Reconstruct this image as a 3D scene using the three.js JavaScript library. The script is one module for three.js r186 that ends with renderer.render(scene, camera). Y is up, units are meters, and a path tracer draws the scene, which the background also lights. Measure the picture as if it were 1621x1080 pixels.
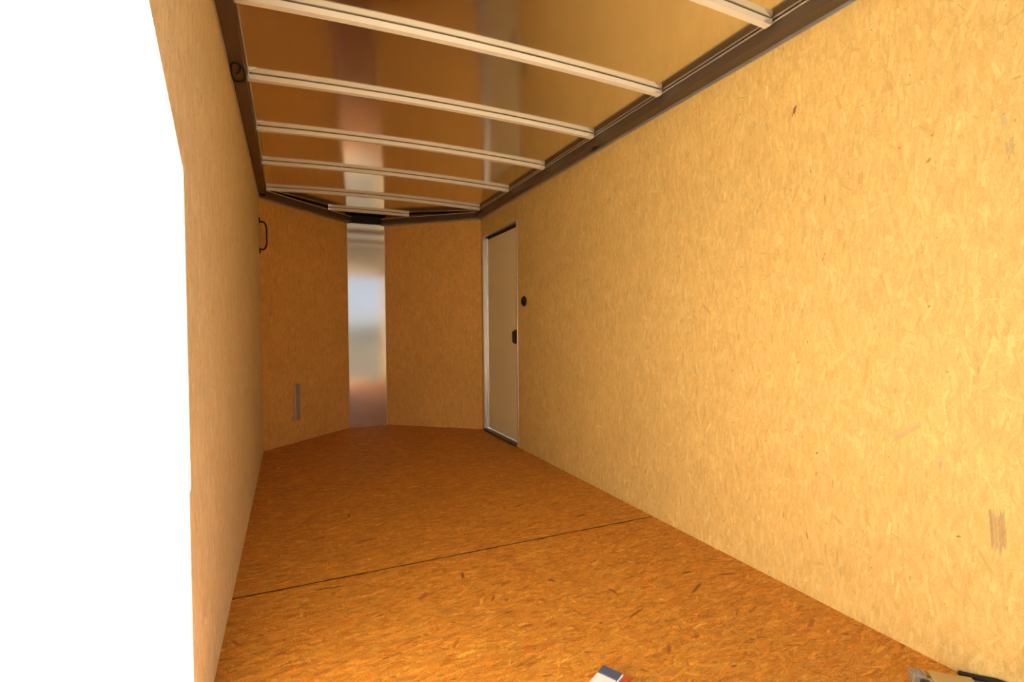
import * as THREE from 'three';
import { RoundedBoxGeometry } from 'three/addons/geometries/RoundedBoxGeometry.js';
import { mergeGeometries } from 'three/addons/utils/BufferGeometryUtils.js';

// ------------------------------------------------------------------ camera
const scene = new THREE.Scene();
const F = 795.27, FRAME_H = 1080;                       // focal length in pixels of the 1621 x 1080 frame
const camera = new THREE.PerspectiveCamera(2 * Math.atan(FRAME_H / 2 / F) * 180 / Math.PI, 1621 / 1080, 0.05, 400);
camera.position.set(0.219, 1.0214, 0);
camera.rotation.order = 'YXZ';
camera.rotation.set(-0.0244, -0.4162, -0.0079);
scene.add(camera);

// ------------------------------------------------------------------ sky, sun, exposure
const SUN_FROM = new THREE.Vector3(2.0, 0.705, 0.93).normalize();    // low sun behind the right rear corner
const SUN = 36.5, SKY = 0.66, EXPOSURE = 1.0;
{
  const w = 256, h = 128, d = new Float32Array(w * h * 4);
  for (let j = 0; j < h; j++) {
    const el = ((j + 0.5) / h - 0.5) * Math.PI, t = Math.max(0, Math.sin(el)) ** 0.5;
    for (let i = 0; i < w; i++) {
      const k = (j * w + i) * 4, az = ((i + 0.5) / w - 0.5) * 2 * Math.PI;
      const off = Math.acos(Math.min(1, Math.cos(el) * Math.cos(az) * SUN_FROM.x + Math.sin(el) * SUN_FROM.y + Math.cos(el) * Math.sin(az) * SUN_FROM.z));
      const addedGlow = el > 0 ? SKY * 5 * Math.exp(-off / 0.32) : 0;       // glow added round the sun to put whiter light on the left wall
      d[k] = addedGlow + SKY * (0.92 - 0.62 * t); d[k + 1] = addedGlow + SKY * (0.97 - 0.47 * t); d[k + 2] = addedGlow * 0.97 + SKY * (1.03 - 0.18 * t); d[k + 3] = 1;
    }
  }
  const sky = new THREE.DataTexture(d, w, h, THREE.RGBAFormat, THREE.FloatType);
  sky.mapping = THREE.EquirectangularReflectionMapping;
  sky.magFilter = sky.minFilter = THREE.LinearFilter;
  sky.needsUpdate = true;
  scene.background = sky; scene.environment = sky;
}
const sun = new THREE.DirectionalLight(new THREE.Color(0.97, 1.0, 1.06), SUN);
sun.position.copy(SUN_FROM).multiplyScalar(20).add(new THREE.Vector3(1, 0, -1));
sun.target.position.set(1, 0, -1);
sun.castShadow = true;
sun.shadow.mapSize.set(4096, 4096);
Object.assign(sun.shadow.camera, { left: -9, right: 9, top: 9, bottom: -9, near: 1, far: 60 });
sun.shadow.bias = -0.0004;
scene.add(sun, sun.target);

const renderer = new THREE.WebGLRenderer({ antialias: true });
renderer.toneMapping = THREE.LinearToneMapping;
renderer.toneMappingExposure = EXPOSURE;
renderer.shadowMap.enabled = true;

// ------------------------------------------------------------------ helpers
function rng(seed) { let a = seed >>> 0; return () => { a = (a + 0x6D2B79F5) | 0; let t = Math.imul(a ^ (a >>> 15), 1 | a); t = (t + Math.imul(t ^ (t >>> 7), 61 | t)) ^ t; return ((t ^ (t >>> 14)) >>> 0) / 4294967296; }; }
const used = {};
function numbered(n) { const k = used[n] = (used[n] ?? -1) + 1; return k ? n + '_' + String(k).padStart(3, '0') : n; }
function part(name, geometry, material, parent, userData) {
  const m = new THREE.Mesh(geometry, material);
  m.castShadow = m.receiveShadow = true;
  m.name = parent === scene ? numbered(name) : name;
  if (userData) m.userData = userData;
  parent.add(m);
  return m;
}
function group(name, userData, position = [0, 0, 0], turn = 0) {
  const g = new THREE.Group();
  g.name = numbered(name); g.userData = userData; g.position.set(...position); g.rotation.y = turn;
  scene.add(g);
  return g;
}
const STRUCT = { kind: 'structure' };
const box = (w, h, d, x = 0, y = 0, z = 0, r = 0.002) => new RoundedBoxGeometry(w, h, d, 2, Math.min(r, w / 2.1, h / 2.1, d / 2.1)).translate(x, y, z);
function extrude(points, depth, holes = [], bevel = 0) {
  const s = new THREE.Shape(points.map(([a, b]) => new THREE.Vector2(a, b)));
  for (const h of holes) s.holes.push(new THREE.Path(h.map(([a, b]) => new THREE.Vector2(a, b))));
  return new THREE.ExtrudeGeometry(s, { depth, bevelEnabled: bevel > 0, bevelThickness: bevel, bevelSize: bevel, bevelOffset: -bevel, bevelSegments: 2, curveSegments: 10 });
}
const tube = (pts, r, n = 40, closed = false) => new THREE.TubeGeometry(new THREE.CatmullRomCurve3(pts.map((p) => new THREE.Vector3(...p)), closed), n, r, 10, closed);
const toByte = (c) => { c = Math.min(1, Math.max(0, c)); return 255 * (c <= 0.0031308 ? 12.92 * c : 1.055 * c ** (1 / 2.4) - 0.055); };
function valueNoise(seed, cells) {                       // tiling smooth noise on a cells x cells lattice, arguments 0..1
  const R = rng(seed), g = Float32Array.from({ length: cells * cells }, () => R());
  const s = (t) => t * t * (3 - 2 * t);
  return (u, v) => {
    const x = (u - Math.floor(u)) * cells, y = (v - Math.floor(v)) * cells, i = Math.floor(x), j = Math.floor(y), a = s(x - i), b = s(y - j);
    const at = (p, q) => g[(q % cells) * cells + (p % cells)];
    return (at(i, j) * (1 - a) + at(i + 1, j) * a) * (1 - b) + (at(i, j + 1) * (1 - a) + at(i + 1, j + 1) * a) * b;
  };
}

// Oriented strand board: thousands of wood flakes pressed over one another, each with its own tone and grain.
// width and height are the metres that the texture covers; lie is the angle of most flakes (0 = along u).
function strandBoard({ seed, size = 2048, width, height, lie, spread, tones, darkTone, darkShare, density, lengths, widths, contrast, grain, marks = [] }) {
  const R = rng(seed), gauss = () => (R() + R() + R() + R() - 2) * 1.0;
  const pu = size / width, pv = size / height, n = size * size;
  const col = new Float32Array(n * 3), hgt = new Float32Array(n).fill(0.4);
  const mean = tones.reduce((m, t) => m.map((v, k) => v + t[k] / tones.length), [0, 0, 0]);
  for (let i = 0; i < n; i++) { col[3 * i] = mean[0]; col[3 * i + 1] = mean[1]; col[3 * i + 2] = mean[2]; }
  function flake(cu, cv, L, Wd, ang, tone, cover, ragged, lift, lineDark) {
    const ca = Math.cos(ang), sa = Math.sin(ang), eu = (Math.abs(ca) * L + Math.abs(sa) * Wd) / 2 * 1.05, ev = (Math.abs(sa) * L + Math.abs(ca) * Wd) / 2 * 1.05;
    const lines = Float32Array.from({ length: 24 }, () => R()), endA = Float32Array.from({ length: 13 }, () => R()), endB = Float32Array.from({ length: 13 }, () => R());
    const i0 = Math.floor((cu - eu) * pu), i1 = Math.ceil((cu + eu) * pu), j0 = Math.floor((cv - ev) * pv), j1 = Math.ceil((cv + ev) * pv);
    for (let j = j0; j <= j1; j++) for (let i = i0; i <= i1; i++) {
      const du = i / pu - cu, dv = j / pv - cv, s = du * ca + dv * sa, t = -du * sa + dv * ca;
      const q = t / Wd + 0.5;
      if (q < 0 || q > 1) continue;
      const e = q * 11.999, k = Math.floor(e), f = e - k;
      const a = -L / 2 + ragged * L * (endA[k] * (1 - f) + endA[k + 1] * f), b = L / 2 - ragged * L * (endB[k] * (1 - f) + endB[k + 1] * f);
      if (s < a || s > b) continue;
      const edge = Math.min(1, Math.min(q, 1 - q) * Wd * 900, (s - a) * 500, (b - s) * 500);
      const al = cover * edge, ln = lines[Math.floor(q * 23.99)], tn = 1 + lineDark * (ln - 0.5);
      const p = ((j % size + size) % size) * size + (i % size + size) % size;
      for (let c = 0; c < 3; c++) col[3 * p + c] += (tone[c] * tn ** (1 + 0.5 * c) - col[3 * p + c]) * al;
      hgt[p] += (lift + 0.15 * ln - hgt[p]) * al;
    }
  }
  const count = Math.round(density * width * height / (0.5 * (lengths[0] + lengths[1]) * 0.5 * (widths[0] + widths[1])));
  for (let k = 0; k < count; k++) {
    const dark = R() < darkShare, a = tones[Math.floor(R() * tones.length)], m = 1 + contrast * gauss(), warm = 1 + 0.5 * contrast * gauss();
    const tone = dark ? darkTone.map((v) => v * (0.7 + 0.6 * R())) : [a[0] * m, a[1] * m * warm, a[2] * m * warm * warm];
    const L = (lengths[0] + (lengths[1] - lengths[0]) * R()) * (dark ? 0.6 : 1), Wd = (widths[0] + (widths[1] - widths[0]) * R() ** 1.6) * (dark ? 0.4 : 1);
    const ang = R() < 0.12 ? R() * Math.PI : lie + spread * gauss();
    flake(R() * width, R() * height, L, Wd, ang, tone, dark ? 0.75 : 0.55 + 0.4 * R(), 0.15 + 0.2 * R(), 0.2 + 0.6 * R(), grain);
  }
  const specks = Math.round(width * height * 48);        // pin knots and bark crumbs
  for (let k = 0; k < specks; k++) flake(R() * width, R() * height, 0.004 + 0.014 * R() * R(), 0.002 + 0.004 * R(), lie + 0.6 * gauss(), darkTone.map((v) => v * (0.5 + R())), 0.5 + 0.4 * R(), 0.2, 0.2, 0.2);
  for (const m of marks) flake(m.u, m.v, m.long, m.wide, m.angle, m.tone, m.cover, m.ragged ?? 0.38, 0.3, m.lines ?? 0.5);
  const n1 = valueNoise(seed + 1, 6), n2 = valueNoise(seed + 2, 40);
  const rgba = new Uint8Array(n * 4), bh = new Uint8Array((n / 4) * 4);
  for (let j = 0; j < size; j++) for (let i = 0; i < size; i++) {
    const p = j * size + i, u = i / size, v = j / size, k = 1 + 0.07 * (n1(u, v) - 0.5) + 0.07 * (n2(u, v) - 0.5) + 0.11 * (R() - 0.5);
    for (let c = 0; c < 3; c++) rgba[4 * p + c] = toByte(col[3 * p + c] * k);
    rgba[4 * p + 3] = 255;
    if (!(i & 1) && !(j & 1)) { const q = 4 * ((j >> 1) * (size >> 1) + (i >> 1)); bh[q] = bh[q + 1] = bh[q + 2] = 255 * hgt[p]; bh[q + 3] = 255; }
  }
  const make = (data, s, srgb) => {
    const t = new THREE.DataTexture(data, s, s);
    t.wrapS = t.wrapT = THREE.RepeatWrapping; t.magFilter = THREE.LinearFilter; t.minFilter = THREE.LinearMipmapLinearFilter; t.generateMipmaps = true;
    if (srgb) t.colorSpace = THREE.SRGBColorSpace;
    t.repeat.set(1 / width, 1 / height); t.needsUpdate = true;
    return t;
  };
  return { map: make(rgba, size, true), bumpMap: make(bh, size >> 1, false) };
}

// ------------------------------------------------------------------ measures (metres; y up, the trailer runs along -z)
const W = 2.0, WALL_TOP = 2.139, RAIL_TOP = 2.193, INSET = 0.062, REAR = -0.47, HEAD = 2.095;
const LEFT_END = -4.7175, RIGHT_END = -4.7875, NOSE_Z = -5.477, NOSE_L = 0.7756, NOSE_R = 1.163, SEAM = -2.161, T = 0.05;
const RISE = 0.025;
const arch = (x) => RISE * (1 - ((x - W / 2) / (W / 2)) ** 2);
const DOOR = { z0: -4.74, z1: -3.9, y0: 0.004, y1: 1.945 };

// ------------------------------------------------------------------ materials
const wallTones = [[0.73, 0.513, 0.187], [0.77, 0.565, 0.22], [0.69, 0.460, 0.153], [0.74, 0.500, 0.172]];
const wallDark = [0.30, 0.155, 0.05];
const wallOptions = { lie: Math.PI / 2, spread: 0.42, tones: wallTones, darkTone: wallDark, darkShare: 0.004, density: 5.5, lengths: [0.02, 0.09], widths: [0.003, 0.016], contrast: 0.1, grain: 0.18 };
// u = -z on the right wall; this texture is 3.3 m wide
const rightBoard = strandBoard({ ...wallOptions, seed: 11, width: 3.3, height: 2.3, marks: [
  { u: 1.337, v: 1.848, long: 0.05, wide: 0.014, angle: 1.75, tone: [0.26, 0.11, 0.03], cover: 0.9 },
  { u: 0.716, v: 0.453, long: 0.15, wide: 0.036, angle: 1.5, tone: [0.43, 0.30, 0.14], cover: 0.75, lines: 0.45, ragged: 0.35 },
  { u: 0.949, v: 0.682, long: 0.13, wide: 0.022, angle: 2.45, tone: [0.56, 0.42, 0.22], cover: 0.6, lines: 0.6 },
  { u: 0.850, v: 0.605, long: 0.06, wide: 0.014, angle: 1.6, tone: [0.53, 0.39, 0.20], cover: 0.7 },
  { u: 0.805, v: 0.402, long: 0.022, wide: 0.005, angle: 2.7, tone: [0.20, 0.10, 0.035], cover: 0.9 },
  { u: 0.703, v: 1.496, long: 0.07, wide: 0.02, angle: 1.5, tone: [0.50, 0.36, 0.18], cover: 0.65, lines: 0.5 },
  { u: 0.717, v: 1.577, long: 0.06, wide: 0.014, angle: 1.4, tone: [0.52, 0.37, 0.18], cover: 0.55 },
  { u: 0.893, v: 1.520, long: 0.024, wide: 0.009, angle: 2.4, tone: [0.36, 0.20, 0.07], cover: 0.8 },
  { u: 0.884, v: 1.593, long: 0.012, wide: 0.008, angle: 1.4, tone: [0.36, 0.21, 0.08], cover: 0.8 },
  { u: 1.239, v: 0.550, long: 0.012, wide: 0.009, angle: 1.4, tone: [0.22, 0.13, 0.05], cover: 0.9 },
  { u: 1.162, v: 0.330, long: 0.08, wide: 0.012, angle: 0.6, tone: [0.55, 0.36, 0.15], cover: 0.6 },
  { u: 0.763, v: 0.905, long: 0.09, wide: 0.010, angle: 1.55, tone: [0.54, 0.38, 0.18], cover: 0.6, lines: 0.6 },
  { u: 0.885, v: 1.080, long: 0.014, wide: 0.010, angle: 1.5, tone: [0.34, 0.20, 0.07], cover: 0.85 },
  { u: 0.840, v: 1.087, long: 0.05, wide: 0.012, angle: 1.5, tone: [0.60, 0.38, 0.14], cover: 0.6 },
  { u: 0.944, v: 1.003, long: 0.09, wide: 0.005, angle: 0.35, tone: [0.56, 0.34, 0.12], cover: 0.6 },
  { u: 1.140, v: 1.106, long: 0.05, wide: 0.014, angle: 2.3, tone: [0.60, 0.42, 0.18], cover: 0.6 },
  { u: 1.315, v: 0.883, long: 0.02, wide: 0.006, angle: 2.5, tone: [0.32, 0.17, 0.06], cover: 0.8 } ] });
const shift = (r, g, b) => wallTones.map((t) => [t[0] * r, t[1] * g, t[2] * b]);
const leftBoard = strandBoard({ ...wallOptions, tones: shift(1.11, 1.31, 2.25), seed: 23, width: 2.44, height: 2.3 });  // same board as the right wall, paled: whiter light put into the colour
const noseBoard = strandBoard({ ...wallOptions, tones: shift(1.15, 0.94, 0.76), size: 1024, seed: 29, width: 2.2, height: 2.3 });  // same board again, reddened to carry the deep bounced light in its colour
// dark, reddish and bark-edged flakes that stand out on the floor: [x, -z, length, width, angle, tone]
const floorMarks = [[0.359, 2.168, 0.107, 0.006, -0.48, 'd'], [0.334, 2.094, 0.134, 0.007, -0.06, 'D'], [0.500, 2.873, 0.106, 0.009, -1.77, 'd'], [0.333, 2.619, 0.089, 0.012, 0.19, 'r'], [0.867, 2.481, 0.032, 0.006, -0.18, 'd'], [0.561, 2.008, 0.069, 0.006, -0.07, 'r'],
  [0.185, 1.799, 0.021, 0.004, -0.75, 'D'], [0.476, 1.568, 0.029, 0.004, 0, 'D'], [0.670, 1.876, 0.074, 0.016, 0.75, 'r'], [0.039, 1.850, 0.089, 0.008, -1.11, 'r'], [1.406, 2.617, 0.115, 0.01, 0.37, 'd'], [1.655, 2.337, 0.102, 0.014, 0.14, 'd'],
  [1.643, 2.064, 0.070, 0.008, -0.21, 'd'], [0.856, 1.965, 0.076, 0.01, -1.79, 'd'], [1.091, 2.057, 0.115, 0.01, 0.08, 'r'], [1.171, 1.780, 0.074, 0.01, -1.02, 'd'], [1.349, 1.601, 0.079, 0.008, -1.41, 'd'], [1.336, 1.446, 0.118, 0.005, 0.32, 'D'],
  [0.924, 1.641, 0.071, 0.007, 0.11, 'd'], [0.947, 1.539, 0.084, 0.007, -0.07, 'd'], [0.908, 1.754, 0.081, 0.009, -2.07, 'r'], [1.059, 1.332, 0.036, 0.009, -0.07, 'r'], [1.716, 1.601, 0.057, 0.008, -0.15, 'D'], [1.856, 1.521, 0.115, 0.009, -0.24, 'd'],
  [1.662, 1.489, 0.136, 0.009, 0.45, 'd'], [1.584, 1.163, 0.024, 0.009, 0.15, 'd'], [1.425, 1.094, 0.033, 0.005, -0.08, 'D'], [1.428, 1.251, 0.050, 0.011, 0.23, 'r'], [1.890, 1.056, 0.034, 0.008, -0.23, 'd'], [1.305, 1.241, 0.071, 0.011, -2.24, 'r'],
  [0.944, 2.634, 0.104, 0.008, 0.22, 'd'], [0.270, 2.865, 0.052, 0.008, 0.29, 'd'], [0.543, 2.502, 0.125, 0.014, 0.19, 'r'], [1.167, 1.190, 0.036, 0.008, -0.74, 'r'], [0.177, 1.729, 0.055, 0.01, 0.17, 'r']];
const markTone = { d: [0.23, 0.07, 0.010], D: [0.12, 0.032, 0.005], r: [0.36, 0.10, 0.014] };
const floorBoard = strandBoard({ seed: 37, width: 2.44, height: 4.0, lie: 0.04, spread: 0.45, tones: [[0.57, 0.235, 0.027], [0.62, 0.275, 0.036], [0.48, 0.165, 0.014], [0.56, 0.21, 0.02]],
  darkTone: [0.25, 0.085, 0.016], darkShare: 0.07, density: 6, lengths: [0.02, 0.09], widths: [0.003, 0.018], contrast: 0.25, grain: 0.7,
  marks: floorMarks.map(([u, v, long, wide, angle, t]) => ({ u, v, long, wide: wide * 1.4, angle, tone: markTone[t], cover: 0.95 })) });
const M = {
  rightWood: new THREE.MeshStandardMaterial({ ...rightBoard, bumpScale: 0.0004, roughness: 0.72 }),
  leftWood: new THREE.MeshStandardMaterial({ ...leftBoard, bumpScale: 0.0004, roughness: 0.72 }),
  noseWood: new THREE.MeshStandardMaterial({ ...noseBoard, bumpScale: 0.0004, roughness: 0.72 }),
  floorWood: new THREE.MeshStandardMaterial({ ...floorBoard, bumpScale: 0.0005, roughness: 0.62 }),
  sawnEdge: new THREE.MeshStandardMaterial({ color: new THREE.Color(0.07, 0.026, 0.008), roughness: 0.9 }),
  sheet: new THREE.MeshStandardMaterial({ color: new THREE.Color(0.88, 0.85, 0.79), metalness: 1, roughness: 0.13 }),
  nose: new THREE.MeshStandardMaterial({ color: new THREE.Color(0.86, 0.86, 0.87), metalness: 1, roughness: 0.11 }),
  rail: new THREE.MeshStandardMaterial({ color: new THREE.Color(0.12, 0.085, 0.06), metalness: 0.3, roughness: 0.4 }),
  bow: new THREE.MeshStandardMaterial({ color: new THREE.Color(0.92, 0.92, 0.91), metalness: 0.0, roughness: 0.3 }),
  frame: new THREE.MeshStandardMaterial({ color: new THREE.Color(0.80, 0.80, 0.80), metalness: 0.8, roughness: 0.35 }),
  slab: new THREE.MeshStandardMaterial({ color: new THREE.Color(0.90, 0.82, 0.56), roughness: 0.55 }),
  black: new THREE.MeshStandardMaterial({ color: new THREE.Color(0.012, 0.011, 0.011), roughness: 0.5 }),
  rubber: new THREE.MeshStandardMaterial({ color: new THREE.Color(0.018, 0.016, 0.015), roughness: 0.85 }),
  plate: new THREE.MeshStandardMaterial({ color: new THREE.Color(0.45, 0.45, 0.46), metalness: 0.5, roughness: 0.5 }),
  white: new THREE.MeshStandardMaterial({ color: new THREE.Color(0.80, 0.80, 0.80), roughness: 0.4 }),
  paperWhite: new THREE.MeshStandardMaterial({ color: new THREE.Color(0.82, 0.82, 0.86), roughness: 0.6 }),
  navy: new THREE.MeshStandardMaterial({ color: new THREE.Color(0.075, 0.095, 0.19), roughness: 0.5 }),
  red: new THREE.MeshStandardMaterial({ color: new THREE.Color(0.55, 0.06, 0.03), roughness: 0.5 }),
  tan: new THREE.MeshStandardMaterial({ color: new THREE.Color(0.52, 0.37, 0.14), roughness: 0.55 }),
  ramp: new THREE.MeshPhysicalMaterial({ color: new THREE.Color(0.26, 0.195, 0.115), roughness: 0.9, specularIntensity: 0.2 }),
  steel: new THREE.MeshStandardMaterial({ color: new THREE.Color(0.40, 0.36, 0.30), metalness: 0.4, roughness: 0.5 }),
};

// ------------------------------------------------------------------ floor
const floor = group('floor', { ...STRUCT });
const flat = (pts, top, thick, bevel) => extrude(pts.map(([x, z]) => [x, -z]), thick - 2 * bevel, [], bevel).rotateX(-Math.PI / 2).translate(0, top - thick + bevel, 0);
part('subfloor', flat([[-T, REAR], [W + T, REAR], [W + T, RIGHT_END], [NOSE_R, NOSE_Z - T], [NOSE_L, NOSE_Z - T], [-T, LEFT_END]], -0.0185, 0.06, 0), M.rubber, floor);
const front = flat([[-0.004, SEAM - 0.003], [W + 0.004, SEAM - 0.003], [W + 0.004, RIGHT_END], [NOSE_R, NOSE_Z], [NOSE_L, NOSE_Z], [-0.004, LEFT_END]], 0, 0.018, 0.002);
const tornRandom = rng(77), torn = Array.from({ length: 60 }, (_, k) => [W + 0.004 - (W + 0.008) * k / 59, SEAM + 0.001 + 0.006 * tornRandom() ** 2]);
const rear = flat([[-0.004, REAR + 0.0], [W + 0.004, REAR + 0.0], ...torn], 0, 0.018, 0.0015);
part('floor_panel', front, [M.floorWood, M.sawnEdge], floor);
part('floor_panel', rear, [M.floorWood, M.sawnEdge], floor);

// ------------------------------------------------------------------ walls
// a wall drawn as (along, up) seen from the inside, T thick behind its face
function wallRight() {
  const pts = [[-REAR, -0.06], [-RIGHT_END + 0.03, -0.06], [-RIGHT_END + 0.03, RAIL_TOP + 0.03], [-REAR, RAIL_TOP + 0.03]];
  const hole = [[-DOOR.z1, DOOR.y0], [-DOOR.z1, DOOR.y1], [-DOOR.z0, DOOR.y1], [-DOOR.z0, DOOR.y0]];
  const g = extrude(pts, T, [hole]);                     // x = -z, y = up, depth = +x
  return g.applyMatrix4(new THREE.Matrix4().set(0, 0, 1, W, 0, 1, 0, 0, -1, 0, 0, 0, 0, 0, 0, 1));
}
part('wall_right', wallRight(), M.rightWood, scene, { ...STRUCT });
{
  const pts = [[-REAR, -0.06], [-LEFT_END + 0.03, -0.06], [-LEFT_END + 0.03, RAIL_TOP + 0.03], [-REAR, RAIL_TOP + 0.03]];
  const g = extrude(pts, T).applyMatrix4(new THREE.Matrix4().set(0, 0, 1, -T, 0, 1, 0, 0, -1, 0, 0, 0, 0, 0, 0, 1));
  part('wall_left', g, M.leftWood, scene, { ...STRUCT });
}
function slantWall(name, ax, az, bx, bz, shift) {         // from a to b, thick towards the outside (-z side)
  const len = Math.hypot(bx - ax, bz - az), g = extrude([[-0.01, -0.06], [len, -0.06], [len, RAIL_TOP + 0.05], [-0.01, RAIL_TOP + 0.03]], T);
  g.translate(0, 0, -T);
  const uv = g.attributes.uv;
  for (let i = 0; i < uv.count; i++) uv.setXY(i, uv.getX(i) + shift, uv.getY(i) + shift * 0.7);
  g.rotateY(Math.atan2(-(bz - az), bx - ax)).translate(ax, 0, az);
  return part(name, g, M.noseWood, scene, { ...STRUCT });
}
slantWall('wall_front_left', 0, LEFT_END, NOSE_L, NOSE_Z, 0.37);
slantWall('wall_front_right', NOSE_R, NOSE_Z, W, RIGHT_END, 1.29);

// nose panel of bright sheet metal between the slanted walls
{
  const p = group('nose_panel', { label: 'tall bright brushed metal panel in the front nose between the two angled wooden walls', category: 'metal panel' }, [(NOSE_L + NOSE_R) / 2, 0, NOSE_Z]);
  const w = NOSE_R - NOSE_L, g = new THREE.BoxGeometry(w + 0.01, 2.139, 0.012, 8, 40, 1).translate(0, 1.0695, -0.006);
  part('sheet', g, M.nose, p);
  for (const s of [-1, 1]) part('edge_bend', box(0.006, 2.139, 0.006, s * (w / 2 - 0.002), 1.0695, 0.003, 0.002), M.frame, p);
  part('backing', box(w + 0.06, RAIL_TOP + 0.05, 0.03, 0, (RAIL_TOP + 0.05) / 2, -0.029), M.rubber, p);
}

// ------------------------------------------------------------------ ceiling sheet, gently arched, with the outer roof above
{
  const bottom = [], top = [];
  for (let k = 0; k <= 24; k++) { const x = -T + (W + 2 * T) * k / 24; bottom.push([x, RAIL_TOP + arch(Math.min(W, Math.max(0, x)))]); top.unshift([x, RAIL_TOP + 0.045 + arch(Math.min(W, Math.max(0, x)))]); }
  const len = REAR - (NOSE_Z - 0.07);
  part('ceiling', extrude([...bottom, ...top], len).translate(0, 0, NOSE_Z - 0.07), M.sheet, scene, { ...STRUCT });
}

// ------------------------------------------------------------------ top rails (trim) along the walls
function railGeometry(len) { return [box(INSET, RAIL_TOP - WALL_TOP + 0.006, len, INSET / 2, (WALL_TOP + RAIL_TOP + 0.006) / 2, -len / 2, 0.006)]; }
function rail(n, len, x, z, turn, mirror) {
  const t = group('trim_' + n, { ...STRUCT }, [x, 0, z], turn), s = mirror ? -1 : 1;
  const body = railGeometry(len); body.forEach((g) => mirror && g.translate(-INSET, 0, 0));
  part('rail', body[0], M.rail, t);
  part('lip', box(0.006, 0.018, len, s * 0.003, WALL_TOP - 0.009 + 0.002, -len / 2, 0.002), M.frame, t);
  part('edge_bead', new THREE.CylinderGeometry(0.0042, 0.0042, len, 10).rotateX(Math.PI / 2).translate(s * (INSET + 0.0035), RAIL_TOP - 0.0045, -len / 2), M.frame, t);
  return t;
}
rail(1, REAR - LEFT_END, 0, REAR, 0, false);
rail(2, REAR - RIGHT_END, W, REAR, 0, true);
const slope = (ax, az, bx, bz) => Math.atan2(-(bx - ax), -(bz - az));
rail(3, Math.hypot(NOSE_L, LEFT_END - NOSE_Z), 0, LEFT_END, slope(0, LEFT_END, NOSE_L, NOSE_Z), false);
rail(4, Math.hypot(W - NOSE_R, RIGHT_END - NOSE_Z), W, RIGHT_END, slope(W, RIGHT_END, NOSE_R, NOSE_Z), true);
part('trim_5', box(NOSE_R - NOSE_L + 0.02, RAIL_TOP + 0.02 - WALL_TOP, 0.03, (NOSE_L + NOSE_R) / 2, (RAIL_TOP + 0.02 + WALL_TOP) / 2, NOSE_Z + 0.016, 0.003), M.rubber, scene, { ...STRUCT });  // shade of the dark gap above the nose panel, built as a black strip

// ------------------------------------------------------------------ roof bows
const BOW_Y = 2.166;
function strip(x0, x1, z0, z1, y0, y1) {                 // a bar along x that follows the arch of the roof
  const g = new THREE.BoxGeometry(x1 - x0, y1 - y0, z1 - z0, 24, 1, 1).translate((x0 + x1) / 2, (y0 + y1) / 2, (z0 + z1) / 2), p = g.attributes.position;
  for (let i = 0; i < p.count; i++) p.setY(i, p.getY(i) + arch(p.getX(i)));
  g.computeVertexNormals();
  return g;
}
function bow(z, x0, x1, label) {
  const b = group('roof_bow', { label, category: 'roof beam', group: 'roof bows across the metal ceiling' }, [0, 0, z]);
  part('channel', strip(x0, x1, -0.014, 0.014, BOW_Y, BOW_Y + 0.0225), M.bow, b);
  part('flange', strip(x0, x1, -0.010, 0.010, BOW_Y + 0.0225, RAIL_TOP - 0.001), M.steel, b);
  for (const [x, s] of [[x0, 1], [x1, -1]]) part('end_clip', extrude([[0, 0], [s * 0.04, 0], [s * 0.04, 0.005], [s * 0.006, 0.020], [0, 0.020]], 0.004).translate(x, BOW_Y + 0.002 + arch(x), 0.0145), M.frame, b);
}
const L0 = INSET, R0 = W - INSET - 0.022;
bow(-1.387, L0, R0, 'galvanised roof bow nearest the camera, only its right end showing at the top edge');
bow(-2.007, L0, R0, 'second roof bow, the longest pale beam crossing the upper part of the ceiling');
bow(-2.612, L0, R0, 'third roof bow, pale beam beside the black wire loop on the left rail');
bow(-3.25, L0, R0, 'fourth roof bow, pale beam in the middle of the row across the ceiling');
bow(-3.895, L0, R0, 'fifth roof bow, second-last of the full-width pale beams before the nose');
bow(-4.60, L0, R0, 'sixth roof bow, last full-width pale beam where the walls begin to angle in');
bow(-5.205, 0.578, 1.365, 'short pale roof bow in the nose just above the metal panel');

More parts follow.
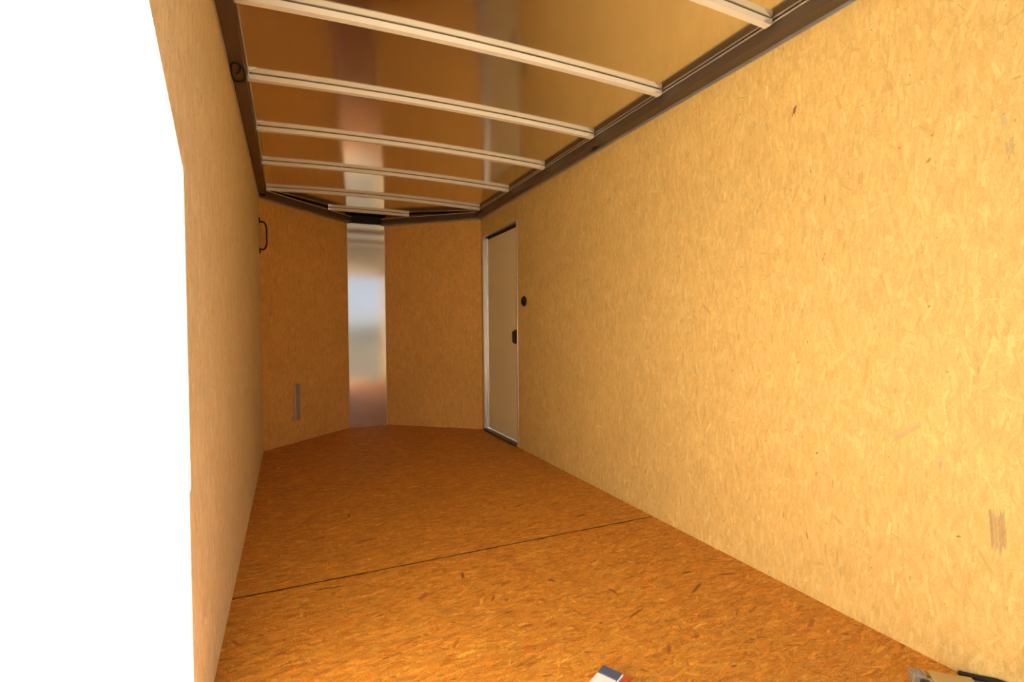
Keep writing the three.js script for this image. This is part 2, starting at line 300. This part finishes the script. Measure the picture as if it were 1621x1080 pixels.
// ------------------------------------------------------------------ side door in the right wall
{
  const d = group('door_1', { ...STRUCT }, [W, 0, (DOOR.z0 + DOOR.z1) / 2]);
  const dw = DOOR.z1 - DOOR.z0, h = DOOR.y1 - DOOR.y0, cy = (DOOR.y0 + DOOR.y1) / 2, f = 0.022;
  const jamb = (z, wd) => box(0.062, h, wd, 0.026, cy, z, 0.003);
  part('door_frame', mergeGeometries([jamb(-dw / 2 + f / 2, f), jamb(dw / 2 - f / 2, f), box(0.062, 0.010, dw, 0.026, DOOR.y1 - 0.005, 0, 0.003)]), M.frame, d);
  const slab = part('door_slab', box(0.02, h - f - 0.03, dw - 2 * f - 0.006, 0.044, cy - f / 2 + 0.012, 0, 0.003), M.slab, d);
  part('hinge_stile', box(0.006, h - f - 0.03, 0.045, 0.031, cy - f / 2 + 0.012, -dw / 2 + f + 0.028, 0.002), M.frame, slab);
  part('threshold', box(0.075, 0.02, dw - 2 * f, 0.02, DOOR.y0 + 0.010, 0, 0.004), M.rail, d);
  part('header_shade', box(0.03, 0.03, dw - 2 * f, 0.044, DOOR.y1 - 0.024, 0, 0.003), M.rubber, d);  // black bar painting the dark gap between door slab and header
  // paddle latch near the edge away from the hinges
  const l = new THREE.Group(); l.name = 'latch'; l.position.set(0.034, 0.95, dw / 2 - f - 0.075); d.add(l);
  part('latch_plate', box(0.012, 0.125, 0.09, -0.006, 0, 0, 0.005), M.black, l);
  part('paddle', extrude([[-0.03, -0.04], [0.0, -0.058], [0.032, -0.052], [0.032, 0.05], [-0.03, 0.05]], 0.02, [], 0.003).rotateY(-Math.PI / 2).translate(-0.012, 0, 0), M.black, l);
}
// round black stop beside the door
{
  const s = group('door_stop', { label: 'small round black rubber stop on the right wall beside the side door', category: 'door stop' }, [W, 1.248, -3.77]);
  part('base_ring', new THREE.LatheGeometry([[0.0, 0], [0.042, 0], [0.042, 0.006], [0.038, 0.012], [0.0, 0.013]].map(([r, y]) => new THREE.Vector2(r, y)), 32).rotateZ(Math.PI / 2), M.black, s);
  part('bumper', new THREE.LatheGeometry([[0.0, 0.010], [0.026, 0.010], [0.024, 0.016], [0.018, 0.019], [0.0, 0.020]].map(([r, y]) => new THREE.Vector2(r, y)), 32).rotateZ(Math.PI / 2), M.rubber, s);
}

// ------------------------------------------------------------------ small fittings
{
  const h = group('grab_handle', { label: 'black curved grab handle on the left wall by the front corner', category: 'handle' }, [0, 1.81, -4.665]);
  part('bar', tube([[0.008, -0.115, 0], [0.035, -0.112, 0], [0.052, -0.085, 0], [0.056, 0, 0], [0.052, 0.085, 0], [0.035, 0.112, 0], [0.008, 0.115, 0]], 0.007), M.black, h);
  for (const s of [-1, 1]) part('foot', box(0.01, 0.045, 0.03, 0.005, s * 0.125, 0, 0.004), M.black, h);
  part('back_plate', box(0.004, 0.2, 0.03, 0.002, 0, 0, 0.0015), M.plate, h);
}
{
  const dirx = NOSE_L, dirz = NOSE_Z - LEFT_END, k = Math.hypot(dirx, dirz), t = 0.267 / NOSE_L;
  const p = group('wall_plate', { label: 'narrow upright grey metal plate low on the left front wall', category: 'plate' }, [dirx * t, 0.2, LEFT_END + dirz * t], Math.atan2(-dirz, dirx));
  part('plate', box(0.066, 0.335, 0.006, 0, 0.1675, 0.003, 0.002), M.plate, p);
  part('bent_edge', box(0.010, 0.335, 0.014, -0.030, 0.1675, 0.009, 0.003), M.frame, p);
  for (const y of [0.03, 0.305]) part('screw', new THREE.SphereGeometry(0.005, 12, 8, 0, 2 * Math.PI, 0, Math.PI / 2).rotateX(Math.PI / 2).translate(0.008, y, 0.006), M.steel, p);
}
{
  const c = group('wire_loop', { label: 'black wire loop hanging under the left top rail near the third roof bow', category: 'wire' }, [0.036, WALL_TOP - 0.004, -2.48]);
  part('wire', tube([[-0.02, 0, -0.09], [0.012, -0.002, -0.07], [0.024, -0.004, 0], [0.014, -0.002, 0.07], [-0.012, -0.004, 0.09], [-0.026, -0.002, 0.02]], 0.0035, 60, true), M.rubber, c);
  part('wire', tube([[-0.01, 0.003, -0.02], [0.004, -0.006, 0.02], [0.01, -0.004, 0.06], [0.002, 0.003, 0.085]], 0.003), M.rubber, c);
}
{
  const c = group('wire_stub', { label: 'dark coil of wire under the left rail at the front corner', category: 'wire' }, [0.036, WALL_TOP - 0.003, -4.60]);
  part('wire', tube([[-0.012, 0.002, -0.03], [0.012, -0.006, -0.012], [0.010, -0.008, 0.03], [-0.012, -0.004, 0.022]], 0.005, 40, true), M.rubber, c);
}
{
  const c = group('wire_clip', { label: 'small black wire clip on the right top rail past the third roof bow', category: 'clip' }, [W - 0.036, WALL_TOP - 0.004, -2.66]);
  part('clip', box(0.02, 0.01, 0.03, 0, 0, 0, 0.003), M.rubber, c);
  part('wire', tube([[0.0, -0.004, -0.05], [0.006, -0.006, 0], [-0.004, -0.004, 0.055]], 0.003), M.rubber, c);
}

// ------------------------------------------------------------------ things on the floor near the camera
{
  const c = group('carton', { label: 'small white carton with navy end and red side on the floor near the camera', category: 'carton' }, [1.0565, 0, -1.192], -1.08);
  c.scale.setScalar(1.18);
  part('body', box(0.051, 0.03, 0.13, 0, 0.015, 0.096, 0.003), M.paperWhite, c, { label: 'white body' });
  part('end_band', box(0.052, 0.031, 0.032, 0, 0.0155, 0.016, 0.003), M.navy, c, { label: 'navy end band' });
  part('edge_strip', box(0.004, 0.03, 0.158, 0.028, 0.015, 0.081, 0.0015), M.paperWhite, c);
  part('side_flap', box(0.016, 0.028, 0.15, 0.038, 0.014, 0.077, 0.003), M.red, c, { label: 'red side' });
}
{
  const b = group('block', { label: 'tan block with a grey metal end resting on the floor at the right wall foot', category: 'block' }, [1.845, 0, -0.853], -0.72);
  part('body', box(0.105, 0.03, 0.12, 0.0995, 0.015, 0.06, 0.004), M.tan, b, { label: 'tan body' });
  const cap = part('end_cap', mergeGeometries([box(0.036, 0.028, 0.034, 0.019, 0.014, 0.018, 0.003), box(0.014, 0.026, 0.085, 0.041, 0.013, 0.073, 0.003)]), M.steel, b, { label: 'grey metal end' });
  part('slot', box(0.022, 0.012, 0.026, 0.025, 0.02, 0.056, 0.002), M.black, b);
  for (let k = 0; k < 4; k++) part('rib', box(0.003, 0.004, 0.03, 0.007 + k * 0.008, 0.0295, 0.018, 0.001), M.plate, b);
}
{
  const k = group('strap', { label: 'black strap leaning along the foot of the right wall beside the tan block', category: 'strap' }, [W - 0.012, 0, -0.79]);
  part('webbing', tube([[0.0, 0.007, 0], [0.001, 0.022, 0.044], [0.001, 0.038, 0.09], [0, 0.04, 0.15], [-0.004, 0.02, 0.2], [-0.01, 0.008, 0.24]], 0.0075, 50), M.rubber, k);
  part('tip', new THREE.SphereGeometry(0.0078, 14, 10).translate(0, 0.0078, 0), M.rubber, k);
}

// ------------------------------------------------------------------ rear frame, ramp and the ground outside (behind the camera: they cast the shade and are mirrored in the nose)
{
  const p = group('rear_frame', { ...STRUCT });
  part('post', box(T, RAIL_TOP + 0.1, 0.03, -T / 2, RAIL_TOP / 2, REAR + 0.0152, 0.003), M.white, p);
  part('post', box(T, RAIL_TOP + 0.1, 0.03, W + T / 2, RAIL_TOP / 2, REAR + 0.0152, 0.003), M.white, p);
  part('header', box(W + 2 * T, RAIL_TOP + 0.1 - HEAD, 0.03, W / 2, (RAIL_TOP + 0.1 + HEAD) / 2, REAR + 0.0152, 0.003), M.white, p);
  part('latch_strip', box(0.012, 1.36, 0.016, W - 0.001, 0.68, REAR + 0.0382, 0.002), M.white, p);
}
const GROUND = -0.5;
{
  const r = new THREE.Group(), len = 2.1, drop = -GROUND - 0.03, a = Math.asin(drop / len);
  const g = extrude([[0, 0], [W, 0], [W, len], [0, len]], 0.03).rotateX(Math.PI / 2).rotateX(a).translate(0, -0.01, REAR + 0.05);
  part('ramp', g, M.ramp, scene, { ...STRUCT });
}
{
  const s = 512, d = new Uint8Array(s * s * 4), R = rng(5), a = valueNoise(6, 8), b = valueNoise(7, 60);
  for (let j = 0; j < s; j++) for (let i = 0; i < s; i++) { const k = 0.75 + 0.25 * a(i / s, j / s) + 0.25 * b(i / s, j / s) + 0.25 * (R() - 0.5), p = 4 * (j * s + i); d[p] = toByte(0.115 * k); d[p + 1] = toByte(0.085 * k); d[p + 2] = toByte(0.05 * k); d[p + 3] = 255; }
  const t = new THREE.DataTexture(d, s, s); t.wrapS = t.wrapT = THREE.RepeatWrapping; t.magFilter = THREE.LinearFilter; t.colorSpace = THREE.SRGBColorSpace; t.repeat.set(60, 60); t.needsUpdate = true;
  const gm = new THREE.MeshPhysicalMaterial({ map: t, roughness: 0.95, specularIntensity: 0 });
  part('ground', new THREE.BoxGeometry(240, 0.2, 240).translate(0, GROUND - 0.1, 0), gm, scene, { ...STRUCT });
  // low dry bank beyond the yard: the tan band under the sky in the nose panel
  const bankMaterial = new THREE.MeshPhysicalMaterial({ color: new THREE.Color(0.34, 0.27, 0.17), roughness: 0.95, specularIntensity: 0 });
  const R2 = valueNoise(9, 48), ring = [];
  for (let k = 0; k <= 6; k++) ring.push(new THREE.Vector2(80 + k * 3, GROUND - 0.2 + 4.2 * Math.sin(k / 6 * Math.PI) ** 0.8));
  const lathe = new THREE.LatheGeometry(ring, 96), q = lathe.attributes.position;
  for (let i = 0; i < q.count; i++) { const u = Math.atan2(q.getZ(i), q.getX(i)) / (2 * Math.PI) + 0.5; if (q.getY(i) > GROUND) q.setY(i, q.getY(i) * (0.6 + 0.7 * R2(u, 0.3))); }
  lathe.computeVertexNormals();
  part('bank', lathe, bankMaterial, scene, { ...STRUCT });
}

renderer.render(scene, camera);
